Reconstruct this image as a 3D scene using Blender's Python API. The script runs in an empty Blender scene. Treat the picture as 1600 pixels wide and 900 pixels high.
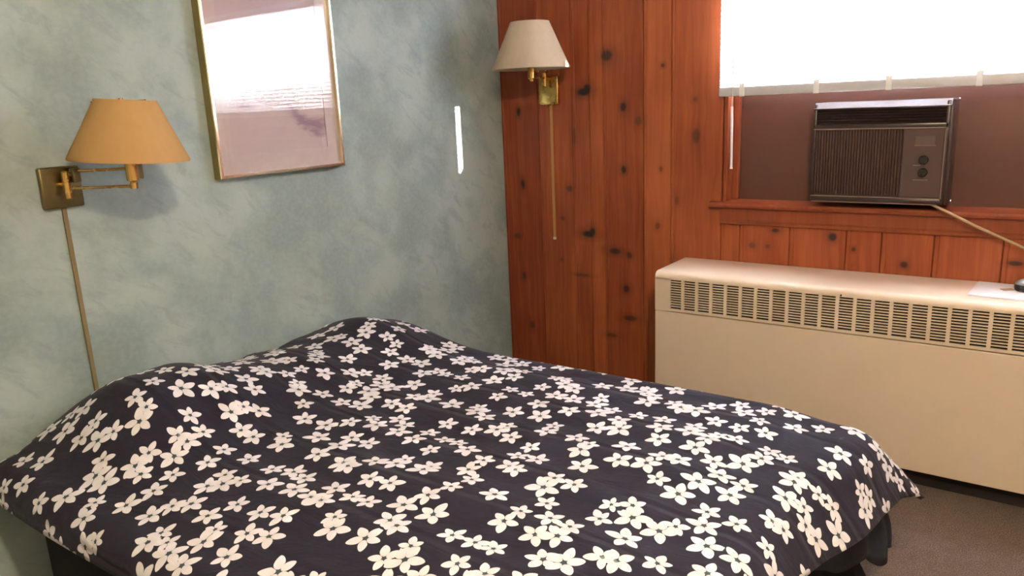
import bpy, bmesh, math, random
from mathutils import Vector, Matrix
random.seed(7)
PI = math.pi
S = bpy.context.scene
COL = S.collection
R_ = math.radians

# ------------------------------------------------------------------ helpers
def link(o):
    COL.objects.link(o); return o

def obj(name, bm, mat, parent=None, smooth=False, loc=None):
    me = bpy.data.meshes.new(name)
    bmesh.ops.recalc_face_normals(bm, faces=bm.faces)
    bm.to_mesh(me); bm.free()
    if mat is not None:
        for m in (mat if isinstance(mat, (list, tuple)) else [mat]):
            me.materials.append(m)
    if smooth:
        for p in me.polygons: p.use_smooth = True
        try: me.set_sharp_from_angle(angle=R_(38))
        except Exception: pass
    o = link(bpy.data.objects.new(name, me))
    if parent is not None: o.parent = parent
    if loc is not None: o.location = loc
    return o

def empty(name, loc=(0, 0, 0)):
    o = link(bpy.data.objects.new(name, None)); o.location = loc; o.empty_display_size = .05
    return o

def tag(o, label, cat, group=None):
    o['label'] = label; o['category'] = cat
    if group: o['group'] = group
    return o

def struct(o):
    o['kind'] = 'structure'; return o

def B(): return bmesh.new()

def box(bm, x0, y0, z0, x1, y1, z1, bevel=0, seg=2):
    r = bmesh.ops.create_cube(bm, size=1)
    vs = r['verts']
    bmesh.ops.scale(bm, vec=(abs(x1-x0), abs(y1-y0), abs(z1-z0)), verts=vs)
    bmesh.ops.translate(bm, vec=((x0+x1)/2, (y0+y1)/2, (z0+z1)/2), verts=vs)
    if bevel:
        es = list({e for v in vs for e in v.link_edges})
        bmesh.ops.bevel(bm, geom=es, offset=bevel, segments=seg, profile=.5, affect='EDGES')

def tube(bm, pts, r, seg=14, cap=True):
    pts = [Vector(p) for p in pts]
    rs = r if isinstance(r, (list, tuple)) else [r]*len(pts)
    rings = []
    up = None
    for i, p in enumerate(pts):
        d = (pts[min(i+1, len(pts)-1)] - pts[max(i-1, 0)]).normalized()
        if up is None:
            up = Vector((0, 0, 1)) if abs(d.z) < .9 else Vector((1, 0, 0))
        a = d.cross(up).normalized(); b = a.cross(d).normalized(); up = b
        rings.append([bm.verts.new(p + (a*math.cos(t)+b*math.sin(t))*rs[i]) for t in [2*PI*k/seg for k in range(seg)]])
    for A, C in zip(rings, rings[1:]):
        for k in range(seg):
            bm.faces.new((A[k], A[(k+1) % seg], C[(k+1) % seg], C[k]))
    if cap:
        bm.faces.new(rings[0][::-1]); bm.faces.new(rings[-1])

def lathe(bm, c, prof, seg=32, closed=False):
    """prof: list of (radius, z) spun about the vertical through c"""
    rings = []
    for r, z in prof:
        rings.append([bm.verts.new((c[0]+r*math.cos(2*PI*k/seg), c[1]+r*math.sin(2*PI*k/seg), c[2]+z)) for k in range(seg)])
    pairs = list(zip(rings, rings[1:]))
    if closed: pairs.append((rings[-1], rings[0]))
    for A, C in pairs:
        for k in range(seg):
            bm.faces.new((A[k], A[(k+1) % seg], C[(k+1) % seg], C[k]))
    if not closed:
        if prof[0][0] > 1e-4: bm.faces.new(rings[0][::-1])
        if prof[-1][0] > 1e-4: bm.faces.new(rings[-1])

def prism(bm, prof, x0, x1):
    """profile of (y, z) pushed along x"""
    a = [bm.verts.new((x0, y, z)) for y, z in prof]
    b = [bm.verts.new((x1, y, z)) for y, z in prof]
    n = len(prof)
    for i in range(n):
        bm.faces.new((a[i], a[(i+1) % n], b[(i+1) % n], b[i]))
    bm.faces.new(a[::-1]); bm.faces.new(b)

# ------------------------------------------------------------------ node helper
class N:
    def __init__(s, name):
        s.m = bpy.data.materials.new(name); s.m.use_nodes = True
        s.t = s.m.node_tree; s.t.nodes.clear()
        s.out = s.t.nodes.new('ShaderNodeOutputMaterial')
    def n(s, kind, **kw):
        x = s.t.nodes.new(kind)
        for k, v in kw.items(): setattr(x, k, v)
        return x
    def put(s, sock, v):
        if isinstance(v, bpy.types.NodeSocket): s.t.links.new(v, sock)
        elif v is not None: sock.default_value = v
    def math(s, op, a, b=None, c=None, clamp=False):
        x = s.n('ShaderNodeMath', operation=op, use_clamp=clamp)
        s.put(x.inputs[0], a)
        if b is not None: s.put(x.inputs[1], b)
        if c is not None: s.put(x.inputs[2], c)
        return x.outputs[0]
    def vec(s, op, a, b=None):
        x = s.n('ShaderNodeVectorMath', operation=op)
        s.put(x.inputs[0], a)
        if b is not None:
            s.put(x.inputs[3] if op == 'SCALE' else x.inputs[1], b)
        return x.outputs['Value'] if op in ('LENGTH', 'DOT_PRODUCT', 'DISTANCE') else x.outputs[0]
    def sep(s, v):
        x = s.n('ShaderNodeSeparateXYZ'); s.put(x.inputs[0], v); return x.outputs
    def comb(s, a=0., b=0., c=0.):
        x = s.n('ShaderNodeCombineXYZ')
        s.put(x.inputs[0], a); s.put(x.inputs[1], b); s.put(x.inputs[2], c); return x.outputs[0]
    def noise(s, v, scale, detail=3., rough=.5, dist=0.):
        x = s.n('ShaderNodeTexNoise')
        s.put(x.inputs['Vector'], v); x.inputs['Scale'].default_value = scale
        x.inputs['Detail'].default_value = detail; x.inputs['Roughness'].default_value = rough
        x.inputs['Distortion'].default_value = dist
        return x.outputs[0]
    def rng(s, v, a, b, c=0., d=1., smooth=True):
        x = s.n('ShaderNodeMapRange'); x.interpolation_type = 'SMOOTHSTEP' if smooth else 'LINEAR'
        s.put(x.inputs[0], v); s.put(x.inputs[1], a); s.put(x.inputs[2], b); s.put(x.inputs[3], c); s.put(x.inputs[4], d)
        return x.outputs[0]
    def mix(s, f, a, b, blend='MIX'):
        x = s.n('ShaderNodeMix', data_type='RGBA', blend_type=blend)
        s.put(x.inputs[0], f); s.put(x.inputs[6], col(a)); s.put(x.inputs[7], col(b)); return x.outputs[2]
    def coord(s, which='Object'):
        return s.n('ShaderNodeTexCoord').outputs[which]
    def bump(s, h, strength=.3, dist=.01):
        x = s.n('ShaderNodeBump'); x.inputs['Strength'].default_value = strength; x.inputs['Distance'].default_value = dist
        s.put(x.inputs['Height'], h); return x.outputs[0]
    def bsdf(s, color, rough=.5, metal=0., normal=None, spec=.5, **kw):
        x = s.n('ShaderNodeBsdfPrincipled')
        s.put(x.inputs['Base Color'], col(color)); s.put(x.inputs['Roughness'], rough); s.put(x.inputs['Metallic'], metal)
        x.inputs['Specular IOR Level'].default_value = spec
        if normal is not None: s.put(x.inputs['Normal'], normal)
        for k, v in kw.items(): s.put(x.inputs[k], v)
        s.t.links.new(x.outputs[0], s.out.inputs[0])
        return x
def col(c):
    return (*c, 1.) if isinstance(c, (tuple, list)) and len(c) == 3 else c

def plain(name, c, rough=.5, metal=0., spec=.5, vary=.06, scale=30.):
    """a plain finish with a faint tonal variation"""
    m = N(name)
    f = m.noise(m.coord(), scale, 3.)
    c2 = tuple(max(0, x*(1-2*vary)) for x in c); c3 = tuple(min(1, x*(1+vary)) for x in c)
    m.bsdf(m.mix(f, c2, c3), rough, metal, spec=spec)
    return m.m

# ------------------------------------------------------------------ camera
CX, CY, CZ = 2.327, -3.2, 1.427
RX = Vector((0.81640656, 0.57588757, -0.04282322))      # image right
RD = Vector((0.10085022, -0.21520009, -0.97134863))     # image down
RF = Vector((-0.56860316, 0.78869666, -0.23376916))     # forward
cam = bpy.data.cameras.new('camera'); cam_o = link(bpy.data.objects.new('camera', cam))
cam.sensor_width = 36; cam.lens = 1184/1600*36; cam.clip_start = .02
m4 = Matrix((( RX.x, -RD.x, -RF.x, CX), (RX.y, -RD.y, -RF.y, CY), (RX.z, -RD.z, -RF.z, CZ), (0, 0, 0, 1)))
cam_o.matrix_world = m4
S.camera = cam_o

# ------------------------------------------------------------------ materials
def mat_wall_paint():
    m = N('sponged_teal_paint'); p = m.coord()
    x, y, z = m.sep(p)
    q = m.vec('ADD', p, m.vec('SCALE', m.n('ShaderNodeTexNoise').outputs['Color'], 0.0))
    big = m.noise(q, 1.6, 4., .55, .2)
    mid = m.noise(m.vec('ADD', p, (3.1, 1.7, 8.2)), 3.4, 5., .56, .25)
    # diagonal sponge strokes
    rot = m.n('ShaderNodeVectorRotate', rotation_type='X_AXIS'); m.put(rot.inputs[0], p); rot.inputs['Angle'].default_value = R_(38)
    st = m.noise(m.vec('MULTIPLY', rot.outputs[0], (1, 3.2, 9.)), 2.2, 4., .6, .5)
    fine = m.noise(p, 60., 3.)
    c = m.mix(m.rng(big, .35, .65), (.258, .346, .35), (.298, .37, .348))
    c = m.mix(m.math('MULTIPLY', m.rng(mid, .43, .62), .9), c, (.37, .45, .435))
    c = m.mix(m.math('MULTIPLY', m.rng(mid, .5, .33), .8), c, (.232, .298, .296))
    c = m.mix(m.math('MULTIPLY', m.rng(st, .5, .7), .6), c, (.238, .302, .312))
    c = m.mix(m.math('MULTIPLY', m.rng(fine, .35, .7), .12), c, (.5, .54, .51))
    m.bsdf(c, m.rng(mid, .3, .7, .62, .45), 0., m.bump(m.math('ADD', m.math('MULTIPLY', mid, .6), m.math('MULTIPLY', fine, .25)), .25, .004), .25)
    return m.m

# dark knots in the pine: (x, z, half width, half height, strength)
KNOTS = []
def mat_pine(name, knots=(), tone_attr=True, dark=(.225, .040, .0145), light=(.47, .132, .043), rough=.42):
    m = N(name); p = m.coord()
    at = m.n('ShaderNodeAttribute'); at.attribute_name = 'tone'
    tone = at.outputs['Fac']
    at2 = m.n('ShaderNodeAttribute'); at2.attribute_name = 'shift'
    off = m.comb(m.math('MULTIPLY', at2.outputs['Fac'], 13.7), 0., m.math('MULTIPLY', at2.outputs['Fac'], 31.))
    x, y, z = m.sep(p)
    wob = m.noise(m.vec('ADD', p, off), 5., 2.)
    px = m.math('ADD', x, m.math('MULTIPLY', m.math('SUBTRACT', wob, .5), .035))
    # grain bends round the knots
    mask = None; halo = None
    for kx, kz, hw, hh, s_ in knots:
        hw *= 1.3; hh *= 1.3
        dx = m.math('DIVIDE', m.math('SUBTRACT', px, kx), hw)
        dz = m.math('DIVIDE', m.math('SUBTRACT', z, kz), hh)
        d = m.math('SQRT', m.math('ADD', m.math('MULTIPLY', dx, dx), m.math('MULTIPLY', dz, dz)))
        k = m.math('MULTIPLY', m.rng(d, 1.15, .45), s_)
        h = m.math('MULTIPLY', m.rng(d, 2.6, .8), s_*.42)
        mask = k if mask is None else m.math('MAXIMUM', mask, k)
        halo = h if halo is None else m.math('MAXIMUM', halo, h)
    gv = m.vec('ADD', m.comb(m.math('MULTIPLY', px, 34.), m.math('MULTIPLY', y, 34.), m.math('MULTIPLY', z, 1.7)), off)
    g = m.noise(gv, 1., 4., .6, .8)
    g2 = m.noise(m.vec('MULTIPLY', m.vec('ADD', p, off), (140., 140., 5.)), 1., 2.)
    cloud = m.noise(m.vec('ADD', m.vec('MULTIPLY', p, (5., 5., 2.2)), off), 1., 3.)
    f = m.math('ADD', m.math('MULTIPLY', m.rng(g, .3, .7), .38), m.math('MULTIPLY', m.rng(cloud, .3, .7), .34))
    f = m.math('ADD', f, m.math('MULTIPLY', m.math('SUBTRACT', g2, .5), .15))
    f = m.math('ADD', f, m.math('MULTIPLY', tone, 1.7) if tone_attr else 0.0, clamp=True)
    c = m.mix(f, dark, light)
    if halo is not None:
        c = m.mix(halo, c, (.085, .022, .011))
        c = m.mix(mask, c, (.022, .011, .012))
    m.bsdf(c, m.rng(g, .3, .7, rough-.06, rough+.08), 0., m.bump(g2, .08, .002), .4)
    return m.m

def mat_carpet():
    m = N('brown_carpet_pile'); p = m.coord()
    a = m.noise(p, 240., 3.); b = m.noise(p, 26., 4.); c_ = m.noise(p, 3., 2.)
    c = m.mix(m.rng(a, .3, .7), (.085, .060, .046), (.235, .175, .140))
    c = m.mix(m.math('MULTIPLY', m.rng(b, .4, .7), .45), c, (.12, .088, .07))
    c = m.mix(m.math('MULTIPLY', c_, .3), c, (.20, .15, .12))
    m.bsdf(c, .95, 0., m.bump(a, .8, .006), .1)
    return m.m

def mat_floral():
    m = N('navy_floral_cotton')
    at = m.n('ShaderNodeUVMap'); at.uv_map = 'cloth'
    uv = at.outputs[0]
    w = m.n('ShaderNodeTexNoise'); m.put(w.inputs['Vector'], uv); w.inputs['Scale'].default_value = 9.
    uvw = m.vec('ADD', uv, m.vec('SCALE', m.vec('SUBTRACT', w.outputs['Color'], (.5, .5, .5)), .012))
    def flower(seed, cell, feat, R0, keep):
        v = m.vec('ADD', uvw, seed)
        vo = m.n('ShaderNodeTexVoronoi', voronoi_dimensions='2D', feature=feat)
        m.put(vo.inputs['Vector'], v); vo.inputs['Scale'].default_value = 1/cell; vo.inputs['Randomness'].default_value = .84
        loc = m.vec('SUBTRACT', v, vo.outputs['Position'])
        cx, cy, _ = m.sep(loc)
        cr, cg, cb = m.sep(vo.outputs['Color'])
        r = m.math('SQRT', m.math('ADD', m.math('MULTIPLY', cx, cx), m.math('MULTIPLY', cy, cy)))
        R = m.math('MULTIPLY', m.math('ADD', m.math('MULTIPLY', cg, .40), .80), R0)
        ang = m.math('ADD', m.math('ARCTAN2', cy, cx), m.math('ADD', m.math('MULTIPLY', cr, 6.283), 12.566))
        k = m.math('DIVIDE', ang, 2*PI/5)
        fr = m.math('SUBTRACT', m.math('FRACT', k), .5)
        idx = m.math('FLOOR', k)
        # each petal of a bloom has its own length and lean
        wn = m.n('ShaderNodeTexWhiteNoise', noise_dimensions='2D')
        m.put(wn.inputs['Vector'], m.comb(m.math('MODULO', idx, 5.), cb, 0.))
        pr = wn.outputs['Value']
        a = m.math('ADD', m.math('MULTIPLY', fr, 2*PI/5), m.math('MULTIPLY', m.math('SUBTRACT', pr, .5), .22))
        Rp = m.math('MULTIPLY', R, m.math('ADD', m.math('MULTIPLY', pr, .22), .86))
        u = m.math('DIVIDE', m.math('SUBTRACT', m.math('DIVIDE', m.math('MULTIPLY', r, m.math('COSINE', a)), Rp), .565), .435)
        wd = m.math('SUBTRACT', .275, m.math('MULTIPLY', u, .045))
        vv = m.math('DIVIDE', m.math('DIVIDE', m.math('MULTIPLY', r, m.math('SINE', a)), Rp), wd)
        # slightly pointed tip
        e = m.math('ADD', m.math('POWER', m.math('ABSOLUTE', u), 1.9), m.math('POWER', m.math('ABSOLUTE', vv), 1.75))
        mask = m.rng(e, 1.04, .93)
        mask = m.math('MULTIPLY', mask, m.math('LESS_THAN', cb, keep))
        cen = m.math('MULTIPLY', m.rng(m.math('DIVIDE', r, R), .17, .10), m.math('LESS_THAN', cb, keep))
        shade = m.rng(u, -1., .1, .72, 1.)
        return mask, cen, shade
    A = flower((11.3, 4.1, 0.), .0745, 'F1', .0358, .90)
    Bf = flower((11.3, 4.1, 0.), .0745, 'F2', .0358, .90)
    navy = m.mix(m.noise(uv, 7., 3.), (.0135, .0115, .025), (.024, .0205, .040))
    weave = m.noise(m.vec('MULTIPLY', uv, (900., 900., 1.)), 1., 1.)
    white = (.78, .755, .785)
    c = navy
    for M in (Bf, A):
        pet = m.mix(M[2], (.50, .49, .52), white)
        c = m.mix(M[0], c, pet)
        c = m.mix(m.math('MULTIPLY', M[1], .8), c, (.05, .09, .10))
    # quilting seams along the length of the bed
    su, sv, _ = m.sep(uv)
    q = m.math('ABSOLUTE', m.math('SUBTRACT', m.math('FRACT', m.math('DIVIDE', m.math('ADD', sv, m.math('MULTIPLY', w.outputs[0], .01)), .185)), .5))
    seam = m.rng(q, .0, .10)
    wr = m.noise(m.vec('MULTIPLY', uv, (3.2, 8., 1.)), 1.6, 4., .55, .8)
    h = m.math('ADD', m.math('MULTIPLY', seam, .5), m.math('MULTIPLY', wr, 1.1))
    h = m.math('ADD', h, m.math('MULTIPLY', weave, .02))
    b = m.bsdf(c, .78, 0., m.bump(h, .55, .016), .25)
    m.put(b.inputs['Sheen Weight'], .06); m.put(b.inputs['Sheen Roughness'], .5)
    return m.m

def mat_brass(name='brass', c=(.66, .42, .13), rough=.24):
    m = N(name); f = m.noise(m.coord(), 45., 3.)
    m.bsdf(m.mix(f, tuple(x*.95 for x in c), c), m.rng(f, .3, .7, rough, rough+.04), 1.)
    return m.m

def mat_shade(name, c, trans=.35):
    m = N(name); p = m.coord()
    x, y, z = m.sep(p)
    f = m.noise(m.vec('MULTIPLY', p, (60., 60., 14.)), 1., 3.)
    cc = m.mix(f, tuple(v*.88 for v in c), c)
    d = m.n('ShaderNodeBsdfDiffuse'); m.put(d.inputs[0], cc)
    t = m.n('ShaderNodeBsdfTranslucent'); m.put(t.inputs[0], cc)
    mx = m.n('ShaderNodeMixShader'); mx.inputs[0].default_value = trans
    m.t.links.new(d.outputs[0], mx.inputs[1]); m.t.links.new(t.outputs[0], mx.inputs[2])
    m.t.links.new(mx.outputs[0], m.out.inputs[0])
    return m.m

def mat_glass(name, ior=1.5):
    m = N(name)
    r0 = ((ior-1)/(ior+1))**2
    ge = m.n('ShaderNodeNewGeometry')
    ca = m.math('ABSOLUTE', m.vec('DOT_PRODUCT', ge.outputs['Normal'], ge.outputs['Incoming']))
    fr = m.math('ADD', m.math('MULTIPLY', m.math('POWER', m.math('SUBTRACT', 1., ca), 5.), 1-r0), r0)
    smear = m.noise(m.coord(), 3., 2.)
    t = m.n('ShaderNodeBsdfTransparent'); g = m.n('ShaderNodeBsdfGlossy'); m.put(g.inputs['Roughness'], m.rng(smear, .3, .7, .012, .03))
    mx = m.n('ShaderNodeMixShader')
    m.t.links.new(fr, mx.inputs[0]); m.t.links.new(t.outputs[0], mx.inputs[1]); m.t.links.new(g.outputs[0], mx.inputs[2])
    m.t.links.new(mx.outputs[0], m.out.inputs[0])
    return m.m

def mat_slat():
    m = N('white_blind_slat'); f = m.noise(m.coord(), 12., 2.)
    cc = m.mix(f, (.80, .80, .79), (.88, .88, .87))
    d = m.n('ShaderNodeBsdfDiffuse'); m.put(d.inputs[0], cc)
    t = m.n('ShaderNodeBsdfTranslucent'); m.put(t.inputs[0], cc)
    mx = m.n('ShaderNodeMixShader'); mx.inputs[0].default_value = .5
    m.t.links.new(d.outputs[0], mx.inputs[1]); m.t.links.new(t.outputs[0], mx.inputs[2])
    m.t.links.new(mx.outputs[0], m.out.inputs[0])
    return m.m

def mat_print():
    m = N('mauve_print'); p = m.coord()       # y, z on the wall
    x, y, z = m.sep(p)
    n1 = m.noise(m.vec('MULTIPLY', p, (1., 5., 12.)), 2., 4., .6, .8)
    n2 = m.noise(p, 9., 4., .6, 1.)
    c = m.mix(m.rng(z, 1.30, 1.95), (.53, .44, .45), (.50, .43, .48))
    # faint distant headland and darker brush strokes
    ridge = m.math('ADD', 1.475, m.math('MULTIPLY', m.math('SUBTRACT', n1, .5), .12))
    dy = m.rng(y, -1.46, -1.20)
    r2 = m.math('SUBTRACT', ridge, m.math('MULTIPLY', dy, .09))
    band = m.rng(m.math('ABSOLUTE', m.math('SUBTRACT', z, r2)), .045, .0)
    band = m.math('MULTIPLY', band, m.rng(m.math('ADD', dy, m.math('MULTIPLY', n2, .5)), .45, .95))
    c = m.mix(m.math('MULTIPLY', band, .8), c, (.25, .16, .23))
    b2 = m.math('MULTIPLY', m.rng(m.math('ABSOLUTE', m.math('SUBTRACT', z, 1.462)), .016, .0), m.rng(m.math('ABSOLUTE', m.math('ADD', y, 1.53)), .07, .0))
    c = m.mix(m.math('MULTIPLY', b2, .7), c, (.30, .21, .27))
    c = m.mix(m.math('MULTIPLY', m.rng(n1, .5, .8), .18), c, (.42, .37, .46))
    m.bsdf(c, .6, spec=.2)
    return m.m

M_PAINT = mat_wall_paint()
M_CARPET = mat_carpet()
M_CEIL = plain('white_ceiling_paint', (.84, .83, .81), .9)
M_PLASTER = plain('pale_plaster', (.78, .75, .70), .85)
M_BRASS = mat_brass()
M_BRASS_DARK = mat_brass('brass_dark_reflection', (.20, .165, .075), .30)  # brass darkened in its colour for the dim room it mirrors
M_GOLD = mat_brass('gilt_frame_metal', (.82, .73, .50), .2)
M_OLIVE = mat_brass('gilt_frame_side', (.40, .32, .13), .4)
M_CREAM = plain('cream_enamel', (.74, .605, .465), .38, 0., .45, .03, 6.)
M_GRILLE_DARK = plain('painted_slot_shade', (.010, .006, .004), .8)  # near-black colour stands for the shade inside the slots
M_TOE = plain('black_toe_kick', (.012, .009, .010), .6)
M_NAVY = plain('dark_navy_cloth', (.020, .026, .045), .85, vary=.2, scale=60)
M_BLACK = plain('black_ticking', (.0085, .0085, .012), .9)
M_WHITE_RAIL = plain('white_rail_enamel', (.60, .60, .62), .4)
M_WHITE = plain('white_plastic', (.80, .80, .80), .35)
M_AC = plain('brown_metal_case', (.040, .023, .023), .30, .0, .6)
M_AC_FRONT = plain('brown_plastic_front', (.066, .031, .025), .42)
M_AC_PANEL = plain('taupe_control_panel', (.088, .050, .045), .4)
M_AC_TRIM = plain('pale_trim_line', (.26, .19, .16), .35)
M_AC_GLINT = plain('top_glint_metal', (.62, .62, .66), .18, .9)  # bright metal for the window glint on the brown case
M_AC_KNOB = plain('black_knob', (.015, .011, .011), .4)
M_CORD = plain('tan_cord', (.48, .36, .21), .5)
M_PAPER = plain('white_paper', (.82, .82, .84), .8, spec=.2)
M_MAT = plain('mauve_mat_board', (.56, .475, .47), .8, spec=.2)
M_PRINT = mat_print()
M_GLASS = mat_glass('picture_glass', 1.62)
M_PANE = mat_glass('window_glass', 1.45)
M_SLAT = mat_slat()
M_FLORAL = mat_floral()
M_LINING = plain('dusty_pink_lining', (.30, .22, .22), .9)

# ------------------------------------------------------------------ room shell
XR, YF, ZC = 4.4, -5.2, 2.45
WX0, WX1, WZ0, WZ1 = 1.165, 2.555, .985, 2.03      # window opening in the pine wall
bm = B(); box(bm, -.14, YF-.12, -.1, XR+.12, .26, 0); struct(obj('floor', bm, M_CARPET))
bm = B(); box(bm, -.14, YF-.12, ZC, XR+.12, .26, ZC+.1); struct(obj('ceiling', bm, M_CEIL))
bm = B(); box(bm, -.12, YF-.12, 0, 0, .26, ZC); struct(obj('wall_left', bm, M_PAINT))
bm = B(); box(bm, XR, YF-.12, 0, XR+.12, .26, ZC); struct(obj('wall_right', bm, M_PLASTER))
bm = B(); box(bm, 0, YF-.12, 0, XR, YF, ZC); struct(obj('wall_front', bm, M_PLASTER))

# pine boards of the window wall: (x0, x1, tone)
BOARDS = [(.0, .225, -.14), (.225, .418, .02), (.418, .513, -.03), (.513, .588, .14), (.588, .792, -.04),
          (.792, .925, .22), (.925, 1.160, .04)]
LOW = [(1.160, 1.245, .10), (1.245, 1.455, .10), (1.455, 1.675, .06), (1.675, 1.805, .05), (1.805, 1.985, .12),
       (1.985, 2.205, .06), (2.205, 2.300, .07), (2.300, 2.51, .02), (2.51, 2.56, .1)]
HIGH = [(2.56, 2.75, .05), (2.75, 2.95, -.03), (2.95, 3.08, .12), (3.08, 3.3, .0), (3.3, 3.45, .06), (3.45, 3.68, -.04),
        (3.68, 3.85, .1), (3.85, 4.08, .02), (4.08, 4.24, .05), (4.24, 4.4, -.02)]
def boards_mesh(specs, back=.02):
    bm = B(); tones = []
    lt = bm.verts.layers.float.new('tone'); ls = bm.verts.layers.float.new('shift')
    for i, (x0, x1, z0, z1, t) in enumerate(specs):
        g = .0009
        c = .0042; bw = .015
        # V-grooved edges and a shallow bead on each long side
        prof = [(x0+g, back), (x0+g, c*1.1), (x0+g+c*.7, 0.), (x0+g+c*.7+bw*.7, 0.), (x0+g+c*.7+bw*.85, .0022), (x0+g+c*.7+bw, 0.),
                (x1-g-c*.7, 0.), (x1-g, c*1.1), (x1-g, back)]
        a = [bm.verts.new((x, y, z0)) for x, y in prof]; b = [bm.verts.new((x, y, z1)) for x, y in prof]
        sh = random.random()
        for v in a+b: v[lt] = t; v[ls] = sh
        n = len(prof)
        for k in range(n):
            bm.faces.new((a[k], a[(k+1) % n], b[(k+1) % n], b[k]))
        bm.faces.new(a[::-1]); bm.faces.new(b)
    return bm
KN = [(.105, 1.395, .010, .019, .95), (.115, 1.035, .010, .022, .95), (.607, 1.63, .026, .022, .8), (.485, 1.475, .030, .016, 1.), (.503, 1.488, .016, .020, 1.),
      (.500, .800, .034, .015, 1.), (.520, .812, .018, .018, 1.), (.693, 1.40, .014, .018, .9), (.768, 1.335, .016, .020, .45), (.690, 1.115, .011, .016, .9),
      (.395, 1.02, .016, .014, .6), (.425, 1.27, .008, .04, .4), (.885, 1.57, .007, .008, .7), (.880, 1.12, .008, .010, .5), (1.045, 1.265, .016, .030, .55),
      (1.035, 1.42, .010, .010, .4), (.635, .725, .028, .014, .85), (.715, .712, .012, .014, .7), (.072, .765, .020, .012, .5), (.455, .590, .040, .007, .5),
      (.105, .555, .010, .018, .7), (.700, .545, .014, .016, .8), (.715, .40, .03, .012, .7), (.140, .29, .012, .02, .6), (.335, .66, .008, .008, .5), (.62, .30, .03, .01, .5),
      (.165, .53, .008, .012, .0), (1.625, .857, .013, .015, .95), (1.395, .870, .013, .008, .8), (1.37, .80, .008, .008, .5), (1.707, .812, .008, .008, .7),
      (1.885, .765, .012, .012, .8), (2.245, .800, .022, .008, .8), (1.715, .905, .012, .006, .6), (1.21, .895, .022, .012, .6), (1.30, .80, .014, .012, .5),
      (.955, .98, .01, .02, .4), (.32, 1.70, .012, .015, .45), (.35, .87, .01, .008, .5), (.86, .86, .01, .014, .5)]
M_PINE = mat_pine('knotty_pine_boards', [k for k in KN if k[4] > .1])
M_PINE_TRIM = mat_pine('pine_trim', (), False, (.215, .046, .017), (.35, .094, .034))
M_PANEL = plain('brown_stained_plywood', (.112, .043, .026), .38, vary=.08, scale=7.)

specs = [(a, b, 0, ZC, t) for a, b, t in BOARDS] + [(a, b, 0, WZ0-.012, t) for a, b, t in LOW] \
      + [(a, b, WZ1, ZC, t) for a, b, t in LOW] + [(a, b, 0, ZC, t) for a, b, t in HIGH]
specs = [(a, min(b, XR), z0, z1, t) for a, b, z0, z1, t in specs]
bm = boards_mesh(specs)
wall_b = struct(obj('wall_back', bm, M_PINE))
bm = B()
box(bm, 0, .02, 0, WX0, .24, ZC); box(bm, WX1, .02, 0, XR, .24, ZC)
box(bm, WX0, .02, 0, WX1, .24, WZ0-.012); box(bm, WX0, .02, WZ1, WX1, .16, ZC)
o = obj('wall_core', bm, M_PINE_TRIM, wall_b)

# ------------------------------------------------------------------ window
win = struct(empty('window_1', (WX0, .1, WZ0)))
def wobj(name, bm, mat, **k):
    o = obj(name, bm, mat, **k); o.parent = win; o.matrix_parent_inverse = Matrix.Translation((-WX0, -.1, -WZ0)); return o
bm = B()      # jamb lining of the recess
box(bm, WX0, .001, WZ0, WX0+.016, .20, WZ1, .002); box(bm, WX1-.016, -.003, WZ0, WX1, .20, WZ1, .002)
box(bm, WX0+.016, -.003, WZ1-.016, WX1-.016, .20, WZ1, .002)
wobj('jamb', bm, M_PINE_TRIM)
bm = B()      # narrow stop moulding
box(bm, WX0+.016, .070, WZ0, WX0+.042, .099, WZ1-.016, .004); box(bm, WX1-.042, .070, WZ0, WX1-.016, .099, WZ1-.016, .004)
wobj('stop_moulding', bm, M_PINE_TRIM)
ZS = 1.565     # top of the plywood filler
AX0, AX1, AZ0, AZ1 = 1.545, 2.018, 1.002, 1.386      # air conditioner case
bm = B()
box(bm, WX0+.016, .10, WZ0, AX0, .118, ZS); wobj('filler_panel', bm, M_PANEL)
bm = B()
box(bm, AX1, .10, WZ0, WX1-.016, .118, ZS); wobj('filler_panel', bm, M_PANEL)
bm = B()
box(bm, AX0, .10, AZ1-.001, AX1, .118, ZS); box(bm, AX0, .10, WZ0, AX1, .118, AZ0+.001); wobj('filler_panel', bm, M_PANEL)
bm = B()      # sash
fx0, fx1 = WX0+.016, WX1-.016
box(bm, fx0, .118, ZS-.06, fx1, .155, ZS+.045, .004); box(bm, fx0, .118, WZ1-.05, fx1, .155, WZ1-.016, .004)
box(bm, fx0, .118, ZS+.045, fx0+.035, .155, WZ1-.05, .004); box(bm, fx1-.035, .118, ZS+.045, fx1, .155, WZ1-.05, .004)
wobj('sash', bm, M_PINE_TRIM)
bm = B(); box(bm, fx0+.03, .134, ZS+.04, fx1-.03, .139, WZ1-.045); wobj('pane', bm, M_PANE)
# stool and apron below
bm = B()
prof = [(.22, .985), (-.030, .985), (-.038, .982), (-.042, .974), (-.040, .965), (-.032, .960), (.0, .960), (.0, .9728), (.22, .9728)]
prism(bm, prof, 1.118, 2.60)
struct(obj('trim_1', bm, M_PINE_TRIM, smooth=True))
bm = B()
prof = [(-.001, .9595), (-.019, .9595), (-.019, .912), (-.013, .902), (-.013, .893), (-.009, .888), (-.001, .888)]
prism(bm, prof, 1.16, 2.56)
struct(obj('trim_2', bm, M_PINE_TRIM))

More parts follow.
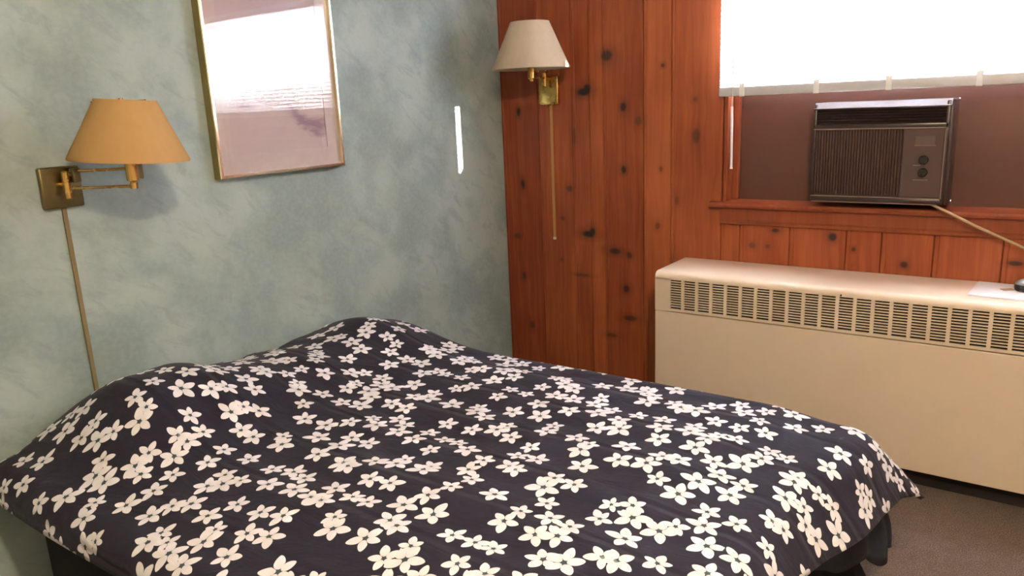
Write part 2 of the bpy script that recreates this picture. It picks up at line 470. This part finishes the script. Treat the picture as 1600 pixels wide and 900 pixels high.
# ------------------------------------------------------------------ blind (hung in front of the opening)
bl = empty('venetian_blind', (1.155, -.05, 2.06))
tag(bl, 'white closed venetian blind glowing with daylight above the air conditioner', 'blind')
bl.location = (0, 0, 0)
BX0, BX1, BY = 1.158, 2.565, -.040
bm = B()
z = 1.468; k = 0
while z < 2.035:
    a = R_(66); hw = .0135
    ring = []
    for i in range(5):
        t = (i/4-.5)*2
        cy = BY - math.cos(a)*hw*t - .0018*(1-t*t)*math.sin(a); cz = z + math.sin(a)*hw*t - .0018*(1-t*t)*math.cos(a)
        ring.append((cy, cz))
    A = [bm.verts.new((BX0, y, zz)) for y, zz in ring]; C = [bm.verts.new((BX1, y, zz)) for y, zz in ring]
    for i in range(4): bm.faces.new((A[i], A[i+1], C[i+1], C[i]))
    z += .0215
o = obj('slats', bm, M_SLAT, bl, smooth=True)
bm = B()
box(bm, BX0, BY-.013, 1.4250, BX1, BY+.013, 1.462, .005); obj('bottom_rail', bm, M_WHITE_RAIL, bl, True)
bm = B(); box(bm, BX0, BY-.020, 2.035, BX1, BY+.020, 2.075, .003); obj('head_rail', bm, M_WHITE_RAIL, bl)
for px in (1.255, 1.545, 1.800, 2.085, 2.34, 2.50):
    bm = B()
    box(bm, px-.0105, BY-.0155, 1.4235, px+.0105, BY-.0125, 1.474, .001)
    tube(bm, [(px, BY-.016, 1.46), (px, BY-.016, 2.04)], .0012, 6)
    obj('ladder_cord', bm, M_WHITE, bl)
bm = B()
tube(bm, [(1.222, BY-.030, 1.385), (1.224, BY-.028, 1.14)], [.0052, .0052], 6)
tube(bm, [(1.224, BY-.028, 1.14), (1.224, BY-.028, 1.132)], [.0052, .0075], 8)
w = obj('tilt_wand', bm, M_WHITE, bl)
bm = B(); tube(bm, [(1.222, BY-.024, 2.04), (1.222, BY-.030, 1.385)], .0022, 8); obj('wand_rod', bm, plain('clear_wand', (.62, .55, .50), .3), w)

# ------------------------------------------------------------------ air conditioner
ac = empty('air_conditioner', (0, 0, 0))
tag(ac, 'brown window air conditioner with louvered front set in the plywood below the blind', 'air conditioner')
bm = B(); box(bm, AX0, -.035, AZ0, AX1, .36, AZ1, .008, 3); obj('case', bm, M_AC, ac, True)
FX0, FX1, FY = 1.548, 2.008, -.075
bm = B()      # front bezel: frame round the outlet, grille and panel
box(bm, FX0, -.060, AZ0+.004, FX1, -.030, AZ1-.001, .006, 3)
box(bm, FX0, FY, 1.286, FX1, -.050, 1.304, .003); box(bm, FX0, FY, AZ0+.008, FX1, -.050, 1.030, .003)
box(bm, FX0, FY, 1.3585, FX1, -.050, 1.3635, .001)
box(bm, FX0, FY, 1.020, FX0+.010, -.050, 1.38, .003); box(bm, FX1-.012, FY, 1.020, FX1, -.050, 1.38, .003)
obj('bezel', bm, M_AC, ac, True)
bm = B()
for i in range(6):      # horizontal outlet blades
    z = 1.308 + i*.0100
    prism(bm, [(FY+.003, z), (FY+.001, z+.0022), (FY+.018, z+.0082), (FY+.020, z+.0058)], FX0+.010, FX1-.012)
obj('outlet_louver', bm, M_AC, ac)
bm = B()
gx0, gx1 = FX0+.010, 1.862
tb = B(); prism(tb, [(FY-.002, 1.3640), (FY+.019, 1.3862), (-.028, 1.3866), (-.028, 1.3640)], FX0, FX1+.004)  # added bevel strip, shaped to mirror the blind as a bright top edge
obj('top_glint_strip', tb, M_AC_GLINT, ac)
n = 30
for i in range(n):      # vertical bars of the intake grille
    x = gx0 + (gx1-gx0)*(i+.5)/n
    box(bm, x-.0033, FY+.001, 1.040, x+.0033, FY+.012, 1.281, .001, 1)
box(bm, gx0, FY+.011, 1.032, gx1, FY+.02, 1.285)
obj('intake_grille', bm, M_AC_FRONT, ac)
bm = B(); box(bm, gx1+.002, FY-.001, 1.034, FX1-.011, FY+.02, 1.284, .003); cp = obj('control_panel', bm, M_AC_PANEL, ac)
bm = B(); box(bm, 1.905, FY-.003, 1.225, 1.970, FY, 1.258, .001); obj('name_plate', bm, plain('dull_badge', (.12, .085, .07), .4), cp)
bm = B()
bm.free()
for z, x0, x1 in ((1.222, 1.903, 1.972), (1.098, 1.905, 1.955), (1.151, 1.903, 1.93)):
    bm = B(); box(bm, x0, FY-.0025, z, x1, FY, z+.003); obj('printed_line', bm, M_AC_TRIM, cp)
for z in (1.172, 1.127):
    bm = B(); c = (1.937, z)
    seg = 20
    r0 = [bm.verts.new((c[0]+.0165*math.cos(2*PI*k/seg), FY, c[1]+.0165*math.sin(2*PI*k/seg))) for k in range(seg)]
    r1 = [bm.verts.new((c[0]+.0135*math.cos(2*PI*k/seg), FY-.016, c[1]+.0135*math.sin(2*PI*k/seg))) for k in range(seg)]
    for k in range(seg): bm.faces.new((r0[k], r0[(k+1) % seg], r1[(k+1) % seg], r1[k]))
    bm.faces.new(r1)
    box(bm, c[0]-.003, FY-.021, c[1]-.013, c[0]+.003, FY-.015, c[1]+.013, .001)
    obj('knob', bm, M_AC_KNOB, cp)
bm = B()
box(bm, FX0, FY-.002, 1.2845, FX1-.006, FY+.002, 1.2885); box(bm, FX0, FY-.002, 1.0300, FX1-.006, FY+.002, 1.0335); box(bm, FX0+.004, FY-.001, 1.0085, FX1-.02, FY+.002, 1.0115)
box(bm, FX1-.010, FY-.002, 1.030, FX1-.0065, FY+.002, 1.2885)
obj('trim_line', bm, M_AC_TRIM, ac)
bm = B()
pts = [(1.972, -.060, 1.010), (1.990, -.072, 1.003), (2.02, -.075, .990), (2.06, -.068, .968), (2.12, -.058, .936), (2.20, -.050, .898), (2.28, -.044, .860), (2.36, -.040, .823), (2.45, -.036, .785), (2.54, -.03, .752), (2.62, -.025, .730)]
tube(bm, pts, .0048, 10)
obj('power_cord', bm, M_CORD, ac, True)

# ------------------------------------------------------------------ radiator / convector cabinet
rad = empty('convector_heater', (0, 0, 0))
tag(rad, 'long cream metal convector heater with slotted grille under the window', 'heater')
RX0, RX1, RY, RT, RB, RS = .998, 2.83, -.322, .724, .070, .557
bm = B()
r = .026
prof = [(-.002, RT), (RY+r, RT)]
for i in range(1, 7):
    a = PI/2*i/6; prof.append((RY+r-r*math.sin(a), RT-r+r*math.cos(a)))
prof += [(RY, RT-.030), (RY+.010, RT-.030), (RY+.010, RT-.026), (-.002, RT-.010)]
prism(bm, prof, RX0, RX1)
box(bm, RX0, RY, RS, RX0+.068, RY+.010, RT-.024)                     # plain ends of the upper band
box(bm, RX1-.068, RY, RS, RX1, RY+.010, RT-.024)
box(bm, RX0+.068, RY, RS+.002, RX1-.068, RY+.010, RS+.0125)          # strip under the slots
box(bm, RX0, RY+.010, RB, RX0+.012, -.002, RT-.012); box(bm, RX1-.012, RY+.010, RB, RX1, -.002, RT-.012)
obj('cabinet', bm, M_CREAM, rad, True)
bm = B()
gx = RX0+.068; pitch = .0603; gw = .0482
zt, zb = RT-.028, RS+.012
cnt = 0
while gx + pitch < RX1-.060:
    box(bm, gx+gw, RY+.0005, zb, gx+pitch, RY+.010, zt)              # upright between two slot groups
    for j in range(1, 12):
        z = zb + (zt-zb)*j/12
        box(bm, gx, RY+.001, z-.0020, gx+gw, RY+.008, z+.0020)
    gx += pitch
box(bm, gx, RY+.0005, zb, RX1-.068, RY+.010, zt)
obj('slotted_grille', bm, M_CREAM, rad)
bm = B(); box(bm, RX0+.03, RY+.022, zb-.01, RX1-.03, RY+.030, zt+.012); obj('slot_shade_plate', bm, M_GRILLE_DARK, rad)  # plain dark plate added as the shade behind the slots
bm = B(); box(bm, RX0, RY-.001, RB, RX1, RY+.012, RS-.0025, .003); obj('front_panel', bm, M_CREAM, rad)
bm = B(); box(bm, RX0+.01, RY+.045, 0, RX1-.01, RY+.06, RB); obj('toe_kick', bm, M_TOE, rad)
bm = B(); tube(bm, [(1.735, RY-.0008, .700), (1.735, RY+.004, .700)], .0035, 10); obj('screw', bm, M_AC_KNOB, rad)

# things on the heater
bm = B()
for i, (dx, dy, rz) in enumerate(((0, 0, 0), (.002, .002, .006))):
    n0 = len(bm.verts)
    box(bm, -.14, -.112, i*.0022, .14, .112, i*.0022+.0020)
    bm.verts.ensure_lookup_table()
    bmesh.ops.rotate(bm, cent=(0, 0, 0), matrix=Matrix.Rotation(rz, 3, 'Z'), verts=bm.verts[n0:])
    bmesh.ops.translate(bm, vec=(dx, dy, 0), verts=bm.verts[n0:])
pp = obj('paper_pad', bm, M_PAPER, loc=(2.272, -.140, RT+.0005)); pp.rotation_euler.z = R_(-4)
tag(pp, 'white paper pad lying on the right end of the cream heater', 'paper')
zp = RT+.0049
dv = empty('handheld_device', (2.305, -.115, zp))
tag(dv, 'small black and silver rounded device on the white paper pad', 'device')
def pebble(a, b, h, z0, prof):
    bm = B(); rings = []
    for s_, zz in prof:
        rings.append([bm.verts.new((a*s_*math.cos(t), b*s_*math.sin(t), z0+h*zz)) for t in [2*PI*k/28 for k in range(28)]])
    for A, C in zip(rings, rings[1:]):
        for k in range(28): bm.faces.new((A[k], A[(k+1) % 28], C[(k+1) % 28], C[k]))
    bm.faces.new(rings[0][::-1]); bm.faces.new(rings[-1]); return bm
obj('body', pebble(.052, .034, .024, 0, [(.88, 0), (.97, .2), (1., .6), (1., 1.)]), M_AC_KNOB, dv, True)
obj('top_shell', pebble(.052, .034, .020, .0242, [(1., 0), (.96, .35), (.82, .7), (.55, .92), (.2, 1.)]), plain('silver_plastic', (.55, .57, .60), .25, .6), dv, True)
bm = B(); box(bm, -.02, -.013, 0, .02, .013, .0012)
sl = obj('paper_slip', bm, plain('tan_paper', (.45, .36, .20), .8), loc=(2.236, -.118, zp)); sl.rotation_euler.z = R_(35)
tag(sl, 'small tan paper slip on the white pad beside the black device', 'paper')

# ------------------------------------------------------------------ picture
PY0, PY1, PZ0, PZ1 = -1.672, -1.112, 1.226, 2.03
pic = empty('framed_picture', (0, 0, 0))
tag(pic, 'gold framed mauve print behind glass on the teal wall', 'picture')
D = .040; fw = .0115
def frame_side(a, b):   # a, b: outer corners (y,z) ; mitred bar with a thin gilt face
    pass
bm = B()
ys = [(PY0, PZ0), (PY1, PZ0), (PY1, PZ1), (PY0, PZ1)]
yi = [(PY0+fw, PZ0+fw), (PY1-fw, PZ0+fw), (PY1-fw, PZ1-fw), (PY0+fw, PZ1-fw)]
xs = (.002, D-.003)
o0 = [bm.verts.new((.002, y, z)) for y, z in ys]; o1 = [bm.verts.new((D-.003, y, z)) for y, z in ys]
f1 = [bm.verts.new((D, y+(.003 if y == PY0 else -.003), z+(.003 if z == PZ0 else -.003))) for y, z in ys]
i1 = [bm.verts.new((D, y, z)) for y, z in yi]; i0 = [bm.verts.new((.018, y, z)) for y, z in yi]
for k in range(4):
    j = (k+1) % 4
    f = bm.faces.new((o0[k], o0[j], o1[j], o1[k])); f.material_index = 1
    bm.faces.new((o1[k], o1[j], f1[j], f1[k])); bm.faces.new((f1[k], f1[j], i1[j], i1[k])); bm.faces.new((i1[k], i1[j], i0[j], i0[k]))
    bm.faces.new((i0[k], i0[j], o0[j], o0[k]))
obj('frame', bm, [M_GOLD, M_OLIVE], pic)
bm = B()     # mat with a window cut in it
mo = [(y, z) for y, z in yi]; mw = .068
mi = [(PY0+mw, PZ0+mw+.01), (PY1-mw, PZ0+mw+.01), (PY1-mw, PZ1-mw), (PY0+mw, PZ1-mw)]
a = [bm.verts.new((.0225, y, z)) for y, z in mo]; b = [bm.verts.new((.0225, y, z)) for y, z in mi]; c = [bm.verts.new((.0195, y, z)) for y, z in mi]
d = [bm.verts.new((.0195, y, z)) for y, z in mo]
for k in range(4):
    j = (k+1) % 4
    bm.faces.new((a[k], a[j], b[j], b[k])); bm.faces.new((b[k], b[j], c[j], c[k])); bm.faces.new((a[k], d[k], d[j], a[j])); bm.faces.new((c[k], c[j], d[j], d[k]))
obj('mat_board', bm, M_MAT, pic)
bm = B(); box(bm, .012, PY0+fw, PZ0+fw, .0192, PY1-fw, PZ1-fw); obj('print', bm, M_PRINT, pic)
bm = B(); box(bm, .026, PY0+fw, PZ0+fw, .0280, PY1-fw, PZ1-fw); obj('glass', bm, M_GLASS, pic)

# ------------------------------------------------------------------ swing-arm lamps
def shade_mesh(c, rb, rt, h, t=.0016, lean=(0, 0)):
    bm = B()
    prof = [(rb, 0), (rb+.0006, .004), (rb+(rt-rb)*.5, h*.5), (rt+.0006, h-.004), (rt, h), (rt-t, h), (rb+(rt-rb)*.5-t, h*.5), (rb-t, 0)]
    lathe(bm, c, prof, 64, closed=True)
    if lean[0] or lean[1]:       # the shade sits a little askew on its harp
        d = Vector((lean[0], lean[1], 0)); ax_ = Vector((0, 0, 1)).cross(d).normalized()
        bmesh.ops.rotate(bm, cent=c, matrix=Matrix.Rotation(math.atan(d.length), 3, ax_), verts=bm.verts[:])
    return bm
def lamp(root, plate, knuckle, elbow, axis, zb, rb, rt, h, mat_shade_, zarm, cord, mplate):
    """plate: (x0,y0,z0,x1,y1,z1); axis: (x,y) of the shade"""
    bm = B(); box(bm, *plate, .006, 3); pl = obj('wall_plate', bm, mplate, root, True)
    kx, ky = knuckle
    bm = B(); tube(bm, [(kx, ky, zarm-.040), (kx, ky, zarm-.036), (kx, ky, zarm+.036), (kx, ky, zarm+.040)], [.006, .0105, .0105, .006], 18)
    px, py = ((plate[0]+plate[3])/2, (plate[1]+plate[4])/2)
    if abs(plate[3]-plate[0]) < abs(plate[4]-plate[1]): px = plate[3]-.004; py = ky
    else: py = plate[1]+.004; px = kx
    tube(bm, [(px, py, zarm), (kx, ky, zarm)], .008, 14)
    obj('knuckle', bm, M_BRASS, root, True)
    return pl
# --- lamp on the teal wall
L1 = empty('wall_lamp', (0, 0, 0))
tag(L1, 'brass swing-arm wall lamp with tan shade on the teal wall left of the picture', 'lamp', None)
ax, ay = .222, -2.071
zb = 1.326
lamp(L1, (.002, -2.228, 1.196, .020, -2.116, 1.314), (.052, -2.172), None, (ax, ay), zb, .155, .08, .163, None, 1.262, None, M_BRASS_DARK)
bm = B(); tube(bm, [(.052, -2.172, 1.253), (ax, ay, 1.253)], .0042, 12); tube(bm, [(ax, ay, 1.246), (ax, ay, 1.262)], .010, 14); obj('swing_arm', bm, M_BRASS, L1, True)
bm = B()
e0 = (.062, -2.150); e1 = (.205, -2.045)
tube(bm, [(*e0, 1.300), (*e1, 1.300)], .0042, 12)
obj('upper_arm', bm, M_BRASS, L1, True)
bm = B(); box(bm, e0[0]-.011, e0[1]-.011, 1.268, e0[0]+.011, e0[1]+.011, 1.308, .003); tube(bm, [(.052, -2.172, 1.290), (*e0, 1.290)], .006, 10); obj('elbow', bm, M_BRASS_DARK, L1, True)
bm = B(); box(bm, e1[0]-.011, e1[1]-.011, 1.270, e1[0]+.011, e1[1]+.011, 1.312, .003); tube(bm, [(*e1, 1.295), (ax, ay, 1.295)], .006, 10); obj('elbow', bm, M_BRASS_DARK, L1, True)
def socket_and_bulb(root, ax, ay, z0, z1, zbulb, rt, ztop):
    bm = B(); lathe(bm, (ax, ay, 0), [(.004, z0-.010), (.008, z0-.008), (.009, z0), (.0165, z0+.003), (.0165, z1-.01), (.019, z1-.008), (.019, z1), (.012, z1+.004)], 28)
    so = obj('socket', bm, M_BRASS, root, True)
    bm = B(); lathe(bm, (ax, ay, 0), [(.012, z1+.006), (.013, z1+.02), (.026, z1+.055), (.029, z1+.075), (.022, z1+.097), (.008, z1+.106)], 24)
    obj('bulb', bm, M_WHITE, so, True)
    bm = B()
    for k in range(3):
        a = 2*PI*k/3+.4
        tube(bm, [(ax, ay, ztop-.006), (ax+(rt-.001)*math.cos(a), ay+(rt-.001)*math.sin(a), ztop-.004)], .0016, 8)
    tube(bm, [(ax, ay, ztop-.012), (ax, ay, ztop+.004)], .006, 10)
    for s_ in (-1, 1):
        tube(bm, [(ax+s_*.014, ay, z1-.004), (ax+s_*.036, ay, z1+.04), (ax+s_*.034, ay, z1+.09), (ax+s_*.012, ay, ztop-.010), (ax, ay, ztop-.006)], .0016, 8)
    obj('harp', bm, M_BRASS, so, True)
obj('lamp_shade', shade_mesh((ax, ay, zb), .155, .079, .163, lean=(.058, .050)), mat_shade('tan_linen_shade', (.66, .43, .185), .30), L1, True)
socket_and_bulb(L1, ax, ay, 1.266, 1.338, 0, .079, zb+.163)
bm = B(); box(bm, .001, -2.1775, .32, .009, -2.1645, 1.196, .002); obj('cord_cover', bm, plain('dull_gold_channel', (.20, .155, .07), .5), L1)
# --- lamp on the pine wall
L2 = empty('wall_lamp', (0, 0, 0))
tag(L2, 'brass swing-arm wall lamp with cream shade on the pine wall beside the corner', 'lamp', None)
ax, ay = .345, -.228
zb = 1.584
lamp(L2, (.242, -.018, 1.422, .352, -.001, 1.556), (.300, -.048), None, (ax, ay), zb, .176, .09, .2, None, 1.545, None, M_BRASS)
bm = B(); tube(bm, [(.300, -.048, 1.548), (ax, ay, 1.548)], .0048, 12); tube(bm, [(ax, ay, 1.538), (ax, ay, 1.555)], .010, 14); obj('swing_arm', bm, M_BRASS, L2, True)
bm = B(); tube(bm, [(.310, -.040, 1.575), (ax+.016, ay+.02, 1.575)], .0045, 12); obj('upper_arm', bm, M_BRASS, L2, True)
obj('lamp_shade', shade_mesh((ax, ay, zb), .177, .089, .203), mat_shade('cream_linen_shade', (.74, .625, .47), .32), L2, True)
socket_and_bulb(L2, ax, ay, 1.540, 1.606, 0, .090, zb+.205)
bm = B(); box(bm, .2985, -.011, .775, .3115, -.001, 1.4215, .002); cc = obj('cord_cover', bm, plain('tan_channel', (.47, .24, .085), .4), L2)
bm = B(); box(bm, .298, -.0125, .762, .312, -.001, .775, .002); obj('end_cap', bm, plain('pale_end_cap', (.75, .68, .62), .4), cc)

# ------------------------------------------------------------------ bed
bed = empty('bed', (0, 0, 0))
tag(bed, 'double bed with black box base and navy skirt beneath the floral comforter', 'bed')
X0, X1 = .035, 1.93
Y0, Y1 = -2.45, -1.135
ZT = .563
RND = .07
bm = B(); box(bm, .045, Y0+.014, .325, 1.875, Y1-.016, .492, .045, 5); obj('mattress', bm, M_WHITE_RAIL, bed, True)
bm = B(); box(bm, .045, Y0+.045, .130, 1.87, Y1-.025, .323, .012, 3); obj('box_spring', bm, M_BLACK, bed, True)
for lx in (.10, X1-.10):
    for ly in (Y0+.10, Y1-.10):
        bm = B(); tube(bm, [(lx, ly, 0), (lx, ly, .02), (lx, ly, .131)], [.022, .018, .024], 14); obj('leg', bm, M_BLACK, bed, True)
# skirt hanging round the foot and the far side, with the corner flap kicked out
bm = B()
path = []
n = 70
for i in range(n+1):      # along the foot from the near side, round the corner, along the far side
    s = i/n
    if s < .6: path.append((1.882, Y0+.02+(Y1-Y0-.03)*s/.6, (1, 0)))
    elif s < .66:
        a = (s-.6)/.06*PI/2; path.append((1.872+.01*math.cos(a), Y1-.02+.01*math.sin(a), (math.cos(a), math.sin(a))))
    else: path.append((1.872-(1.80)*(s-.66)/.34, Y1-.010, (0, 1)))
def sm01(s): return 1. if s < .62 else 0.
rows = []
for j in range(7):
    v = j/6; row = []
    for i, (x, y, nn) in enumerate(path):
        s = i/n
        k = math.exp(-((s-.630)/.045)**2)
        out = .003+.010*v*(1+math.sin(i*1.7)) + .15*k*v**.8 + .03*v*sm01(s)
        zz = .320 - v*.312
        row.append(bm.verts.new((x+nn[0]*out, y+nn[1]*out, zz)))
    rows.append(row)
for A, C in zip(rows, rows[1:]):
    for i in range(n): bm.faces.new((A[i], A[i+1], C[i+1], C[i]))
sk = obj('bed_skirt', bm, M_BLACK, bed, True)
md = sk.modifiers.new('thickness', 'SOLIDIFY'); md.thickness = .003; md.offset = 1

# corner of the navy under-blanket hanging out below the comforter
base = [(1.882, -1.52), (1.882, -1.38), (1.882, -1.24), (1.882, -1.15), (1.82, -1.143), (1.72, -1.143)]
hem = [(1.935, -1.52, .30), (2.005, -1.32, .25), (2.040, -1.13, .160), (2.052, -1.005, .130), (1.97, -1.015, .165), (1.82, -1.085, .20)]
def lerp_path(P, t):
    t *= len(P)-1; i = min(int(t), len(P)-2); f = t-i
    f = f*f*(3-2*f)*.5+f*.5
    return [a+(b-a)*f for a, b in zip(P[i], P[i+1])]
bm = B(); rows = []; nu = 60
for j in range(13):
    v = j/12; row = []
    for i in range(nu+1):
        t = i/nu
        b0 = lerp_path(base, t); h0 = lerp_path(hem, t)
        o_ = 1-(1-v)**2.6
        fold = .011*math.sin(t*31)*v*(1-abs(2*t-1)**4)
        z = .42+(h0[2]-.42)*v**1.1 + .016*math.sin(t*23+1)*v*v
        row.append(bm.verts.new((b0[0]+(h0[0]-b0[0])*o_+fold, b0[1]+(h0[1]-b0[1])*o_+fold, z)))
    rows.append(row)
for A, C in zip(rows, rows[1:]):
    for i in range(nu): bm.faces.new((A[i], A[i+1], C[i+1], C[i]))
fl_ = obj('blanket_corner', bm, M_NAVY, bed, True); fl_['label'] = 'dark navy blanket corner hanging below the comforter'
md = fl_.modifiers.new('thickness', 'SOLIDIFY'); md.thickness = .004; md.offset = 0

# ------------------------------------------------------------------ comforter
CX1 = 1.845        # the cloth starts to turn down a little before the mattress ends
RND = .12
def sm(a, b, x):
    t = max(0., min(1., (x-a)/(b-a))); return t*t*(3-2*t)
def cx1(y): return CX1+.085*sm(-1.62, -1.15, y)
def bump(x, y):
    def pil(cx, cy, hx, hy, h, p=2.4):
        return h*math.exp(-(abs((x-cx)/hx)**p+abs((y-cy)/hy)**p))
    return pil(.24, -2.10, .25, .24, .150)+pil(.25, -1.26, .27, .22, .104, 2.0)+pil(.26, -1.70, .24, .22, .068)
def cloth(s, t):
    px, py = X0+s, Y0+t
    qy = max(Y0, min(Y1, py)); ce = cx1(qy); qx = min(px, ce)
    ex, ey = px-qx, py-qy
    d = math.hypot(ex, ey)
    z = ZT+bump(qx, qy)
    ed = min(ce-qx, qy-Y0, Y1-qy)
    z -= .022*(1-sm(0, .22, ce-qx)) + .034*(1-sm(0, .2, qy-Y0)) + .004*(1-sm(0, .2, Y1-qy)) + .012*(1-sm(0, .25, Y1-qy))*(1-sm(.3, 1.2, qx))
    # soft unevenness of the filling
    z += .006*math.sin(qx*5.1+qy*2.3)*math.sin(qy*7.3-qx*1.9)*sm(0, .2, ed)
    z += .004*math.sin(qy*2*PI/.185+.6)*sm(0, .1, ed)
    if d < 1e-6: return (px, py, z)
    ux, uy = ex/d, ey/d
    wf = ux*ux
    fl = R_(30)*wf + (R_(20) if uy > 0 else R_(4))*(1-wf)
    rnd = RND*wf+.07*(1-wf)
    if uy > 0: fl += R_(14)*(4*wf*(1-wf)); d *= 1-.04*(4*wf*(1-wf))
    u = qy*9.0+math.atan2(uy, ux)*2.6+qx*8
    A = .02*sm(.06, .25, d)
    am = PI/2-fl; arc = rnd*am
    if d < arc:
        a = d/rnd; g = rnd*math.sin(a); h = rnd*(1-math.cos(a))
    else:
        g = rnd*math.sin(am)+(d-arc)*math.cos(am); h = rnd*(1-math.cos(am))+(d-arc)*math.sin(am)
    g += A*math.sin(u)
    return (qx+ux*g, qy+uy*g, z-h)
DN, DF = .125, .20
def foot_drop(y): return max(.12, .255+.10*(y+1.135))
bm = B()
uvl = bm.loops.layers.uv.new('cloth')
NS, NT = 170, 130
L, W = CX1-X0, Y1-Y0
grid = []; uvs = {}
for i in range(NS+1):
    row = []
    for j in range(NT+1):
        t = -DN+(W+DN+DF)*j/NT
        s = (cx1(Y0+t)-X0+foot_drop(Y0+t))*i/NS
        v = bm.verts.new(cloth(s, t)); uvs[v] = (s, t); row.append(v)
    grid.append(row)
for i in range(NS):
    for j in range(NT):
        f = bm.faces.new((grid[i][j], grid[i+1][j], grid[i+1][j+1], grid[i][j+1]))
        for lp in f.loops: lp[uvl].uv = uvs[lp.vert]
com = obj('comforter', bm, [M_FLORAL, M_LINING], None, True)
if com.data.polygons[len(com.data.polygons)//2].normal.z < 0: com.data.flip_normals()
md = com.modifiers.new('thickness', 'SOLIDIFY'); md.thickness = .014; md.offset = -1; md.material_offset = 1; md.material_offset_rim = 0
tag(com, 'navy comforter with white five-petal flowers spread over the bed', 'comforter')

# ------------------------------------------------------------------ light
w = bpy.data.worlds.new('daylight'); S.world = w; w.use_nodes = True
nt = w.node_tree; bg = nt.nodes['Background']
bg.inputs[0].default_value = (.84, .885, 1., 1.); bg.inputs[1].default_value = 5.7
sun = bpy.data.lights.new('sun', 'SUN'); so = link(bpy.data.objects.new('sun', sun))
sun.energy = 4.4; sun.angle = R_(.35); sun.color = (1., .96, .9)
dirn = Vector((-1, -.282, -.29)).normalized()
so.rotation_euler = dirn.to_track_quat('-Z', 'Y').to_euler()
so.location = (3, 1, 3)
lt = bpy.data.lights.new('ceiling_bulb', 'POINT'); lo = link(bpy.data.objects.new('ceiling_bulb', lt))
lt.energy = 7.7; lt.color = (1., .79, .53); lt.shadow_soft_size = .07
lo.location = (2.55, -2.88, 2.38)

S.view_settings.view_transform = 'Standard'; S.view_settings.look = 'None'
S.view_settings.gamma = 1; S.view_settings.use_curve_mapping = False
S.view_settings.exposure = 4.0
